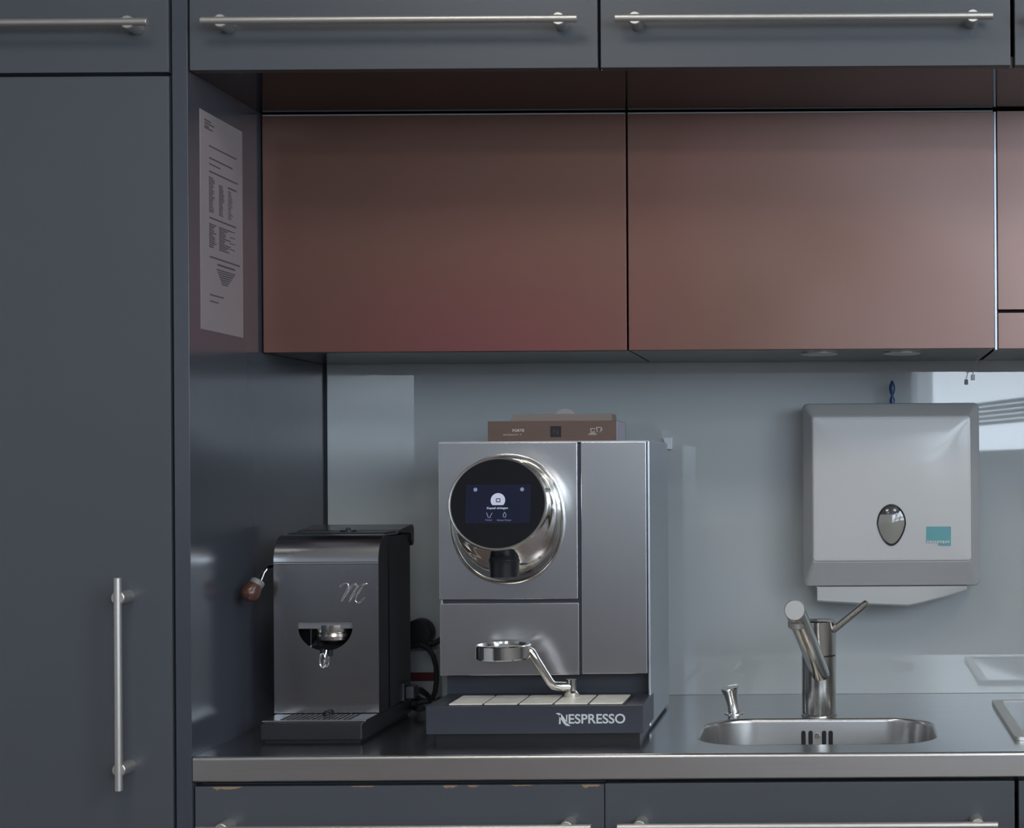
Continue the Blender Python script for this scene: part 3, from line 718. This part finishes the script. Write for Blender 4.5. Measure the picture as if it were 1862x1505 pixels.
# ------------------------------------------------------------------ paper towel dispenser
Yd, Yk = 2.768, 2.80
def dq(px, py, y): q = at(px, py, y); return q
x0, x1, z1, z0 = X_(1460, Yk, 900), X_(1781, Yk, 900), Z_(733, Yk, 1620), Z_(1065, Yk, 1620)
fx0, fx1, fz1, fz0 = X_(1477, Yd, 900), X_(1767, Yd, 900), Z_(755, Yd, 1620), Z_(1022, Yd, 1620)
t = thing('towel_dispenser', 'white paper towel dispenser in grey frame mounted on the glass', 'dispenser', ((x0 + x1) / 2, 2.876, z0))
def rr3(a0, a1, c0, c1, y, r_): return [Vector((u, y, v)) for u, v in rrect(a0, a1, c0, c1, r_, 5)]
B().loft([rr3(x0 + .003, x1 - .003, z0 + .003, z1 - .003, 2.8759, .008), rr3(x0, x1, z0, z1, 2.81, .010), rr3(x0, x1, z0, z1, Yk, .010), rr3(x0 + .002, x1 - .002, z0 + .002, z1 - .002, Yk - .005, .010),
          rr3(fx0, fx1, fz0, fz1, Yd, .006), rr3(fx0 + .002, fx1 - .002, fz0 + .002, fz1 - .002, Yd + .0015, .005)]).build('housing', 'disp_frame', t, smooth=30)
# gently bowed front cover
L = []
ca0, ca1, cz0, cz1 = X_(1478.5, Yd, 900), X_(1765.5, Yd, 900), Z_(1019, Yd, 1620), Z_(757.5, Yd, 1620)
for ins, dy in ((0, .001), (0, -.001), (.0012, -.0022), (.006, -.003), (.03, -.0048), (.06, -.0058), (.09, -.0062)):
    L.append(rr3(ca0 + ins, ca1 - ins, cz0 + ins, cz1 - ins, Yd + dy, max(.006, .006 + ins * .2)))
cov = B().loft(L).build('cover', 'disp_white', t, smooth=40)
yv = Yd - .0062; c = at(1621, 953, yv); s = yv / F
egg = []
for k in range(40):
    a = 2 * pi * k / 40; v = sin(a)
    egg.append((26.5 * s * cos(a) * (1 - .22 * max(0, -v)), (36 if v > 0 else 40) * s * v))
cz = c.z + 1 * s
def eg(f, y): return [Vector((c.x + u * f, y, cz + v * f)) for u, v in egg]
B().loft([eg(1.0, yv + .004), eg(1.0, yv - .0012), eg(.95, yv - .002), eg(.90, yv - .0016)], False, False).build('window_rim', 'black', cov, smooth=40)
for up_, nm in ((False, 'level_window'), (True, 'level_window')):
    b = B().loft([eg(.92, yv + .002), eg(.91, yv - .0012), eg(.7, yv - .0032), eg(.35, yv - .0045), eg(.05, yv - .005)])
    bmesh.ops.bisect_plane(b.bm, geom=list(b.bm.verts) + list(b.bm.edges) + list(b.bm.faces), plane_co=(c.x, yv, cz + 17 * s), plane_no=(0, 0, 1), clear_outer=not up_, clear_inner=up_)
    b.build(nm, 'smoke_dark' if up_ else 'smoke', cov, smooth=60)
b = B(); y_ = Yd - .0044
q = [(1684, 957), (1729, 957), (1729, 991.5), (1706, 991.5), (1706, 985.5), (1684, 985.5)]
b.prism([(at(*k, y_).x, at(*k, y_).z) for k in reversed(q)], y_ - .0016, y_ + .002).build('sticker', 'teal', cov)
b = B()
for k in range(9):
    q0, q1 = at(1685.5 + k * 4.7, 987.5, y_), at(1688.6 + k * 4.7, 982.5, y_)
    b.box(q0.x, q1.x, y_ - .0019, y_ - .0015, q0.z + (k % 3) * .0006, q1.z)
b.build('sticker_print', 'disp_white', cov)
# towel hanging out of the slot
yw_ = 2.79
b = B()
def tw(px, py, y): q = at(px, py, y); return q
rows = []
for px, pb, dy in ((1486, 1094, 0), (1520, 1096, -.003), (1570, 1099, -.005), (1620, 1101, -.006), (1652, 1102, -.010), (1680, 1096, -.004), (1720, 1085, .002), (1758, 1073, .004)):
    a = at(px, 1050, yw_ + dy * .3); a.z = z0 - .0004; c_ = at(px, pb, yw_ + dy)
    rows.append([Vector((a.x, a.y, a.z)), Vector((c_.x, c_.y, c_.z + .003)), Vector((c_.x, c_.y + .004, c_.z)), Vector((c_.x, c_.y + .012, c_.z + .003)), Vector((a.x, a.y + .014, a.z))])
b.loft(rows)
o = b.build('paper_towel', 'paper', None, tuple(at(1620, 1060, yw_)), smooth=50); tag(o, 'folded white paper towel hanging out below the dispenser', 'paper towel')
# blue plastic key on top of it
yk = 2.84; c = at(1622, 733, yk)
prof = [(0, 4.5), (8, 5.0), (13, 3.0), (16, 2.2), (20, 4.0), (27, 5.6), (34, 5.0), (40, 2.6), (43, 1.5)]
s = yk / F
L = [[Vector((c.x + .3 * s + r_ * s * cos(2 * pi * k / 14), yk + r_ * .55 * s * sin(2 * pi * k / 14), z1 + h_ * s)) for k in range(14)] for h_, r_ in prof]
o = B().loft(L).build('plastic_key', 'blue', None, (c.x, yk, z1)); tag(o, 'small dark blue plastic key standing on top of the towel dispenser', 'key')
# pull cord below the hood
yq = 2.80; c = at(1769, 686, yq)
t = thing('pull_cord', 'thin pull cord with white end hanging below the copper cabinets', 'cord', tuple(c))
B().tube([Vector((c.x + .010, yq - .01, ZR + .004)), at(1772, 668, yq), at(1769, 680, yq)], .0008, 6).build('cord', 'disp_frame', t)
B().box(c.x - .0035, c.x + .0035, yq - .0035, yq + .0035, c.z - .005, c.z + .005, .001).build('cord_end', 'white_tab', t)

# ------------------------------------------------------------------ mixer tap, drain knob
Yt = 2.636; c = at(1489.5, 1290, Yt); rt = 31.5 * Yt / F
t = thing('mixer_tap', 'brushed steel mixer tap with raised lever behind the sink', 'faucet', (c.x, Yt, ZW))
zr = Z_(1190, Yt, 1490); ztp = Z_(1127, Yt, 1490); zmid = Z_(1245, Yt, 1490)
B().lathe([(rt + .0015, ZW), (rt + .0015, ZW + .002), (rt, ZW + .003), (rt, zr - .0012)], (c.x, Yt, 0), seg=48).build('body', 'steel_v', t)
B().lathe([(rt - .0012, zr - .0025), (rt - .0012, zr + .0025)], (c.x, Yt, 0), seg=48).build('joint_ring', 'black', t)
B().lathe([(rt, zr + .0012), (rt, ztp - .002), (rt - .002, ztp), (rt - .004, ztp + .0005), (0, ztp + .0008)], (c.x, Yt, 0), seg=48).build('cap', 'steel_v', t)
e1 = at(1445, 1109, 2.415); e0 = at(1497, 1236, Yt); rs = 19.0 * 2.415 / F
dirn = (e1 - e0).normalized()
def obl(p, r_, y=None):   # upright end cut
    return [Vector((p.x + r_ * cos(2 * pi * k / 36), p.y, p.z + r_ * sin(2 * pi * k / 36))) for k in range(36)]
def perp(p, r_):
    u = Vector((1, 0, 0)); u = (u - dirn * u.dot(dirn)).normalized(); v = dirn.cross(u)
    return [p + (u * cos(2 * pi * k / 36) + v * sin(2 * pi * k / 36)) * r_ for k in range(36)]
B().loft([obl(e0, rs * .96), obl(e0.lerp(e1, .30), rs * .97), obl(e1, rs)]).build('spout', 'steel_v', t, smooth=50)
Bc = [Vector((p.x, p.y - .0035, p.z)) for p in obl(e1, rs * .93)]
B().loft([obl(e1, rs * .985), [Vector((p.x, p.y - .0025, p.z)) for p in obl(e1, rs * .985)], Bc]).build('spout_cap', 'steel_bar', t, smooth=30)
pa = at(1445, 1128, 2.43)
B().lathe([(.013, .012), (.013, -.008), (.0115, -.010), (.0, -.0095)], (pa.x + .002, pa.y + .008, pa.z - .002), (0, -.25, 1), 24).build('aerator', 'steel_bar', t)
l0, l1 = at(1514, 1146, Yt - .012), at(1577, 1095, Yt - .03)
B().cyl(l0, l1, .0062, 20, .0015).build('lever', 'steel_v', t)

Ykn = 2.655; c = at(1336, 1298, Ykn)
t = thing('drain_knob', 'small flared chrome drain knob beside the mixer tap', 'knob', (c.x, Ykn, ZW))
B().lathe([(.018, 0), (.018, .0015), (.010, .003), (.008, .005)], (c.x, Ykn, ZW), seg=28).build('flange', 'chrome', t)
ax = (at(1327, 1250, Ykn - .008) - Vector((c.x, Ykn, ZW))); hl = ax.length
B().lathe([(.0105, .002), (.0105, .008), (.0095, .012), (.0105, hl * .5), (.0125, hl * .75), (.0155, hl * .97), (.0155, hl), (.0145, hl + .0012), (0, hl + .002)], (c.x, Ykn, ZW), ax, 28).build('stem', 'chrome', t)

# ------------------------------------------------------------------ hob at the right edge
t = thing('hob', 'black ceramic hob with rounded steel frame at the right edge', 'hob', ((hx0 + hx1) / 2, 2.55, ZW))
o_ = rrect(hx0, hx1, hy0, hy1, .008, 5); i_ = rrect(hx0 + .017, hx1 - .017, hy0 + .012, hy1 - .012, .004, 5)
B().prism(o_, ZW + .0003, ZW + .006, 'xy', [i_], bev=0).build('frame', 'steel_bar', t)
B().box(hx0 + .015, hx1 - .015, hy0 + .010, hy1 - .010, ZW + .0003, ZW + .0045).build('glass_plate', 'hob_glass', t)

# ------------------------------------------------------------------ drawer unit behind the viewer, mirrored in the glass
t = thing('drawer_unit', 'white drawer unit across the room, seen mirrored right of the dispenser', 'cabinet', (.89, -3.0, 0))
B().box(.78, .995, -3.42, -3.0, 0, 1.28, .004).build('carcass', 'win_frame', t)
for k in range(6):
    B().box(.785, .99, -3.0, -2.985, .05 + k * .205, .245 + k * .205, .004).build('drawer', 'felt', t)

# long low cupboard on the far side of the room, mirrored faintly in steel and glass
t = thing('low_cupboard', 'long dark grey low cupboard across the room, mirrored faintly between grinder and machine', 'cabinet', (-1.85, -3.2, 0))
B().box(-3.4, -.3, -3.6, -3.02, .08, .97, .004).build('body', 'lacquer', t)
B().box(-3.42, -.28, -3.62, -2.98, .97, 1.0, .003).build('top', 'lacquer_gloss', t)
for k in range(5):
    B().box(-3.398 + k * .62, -3.398 + k * .62 + .615, -3.02, -3.0, .085, .965, .002).build('door', 'lacquer', t)
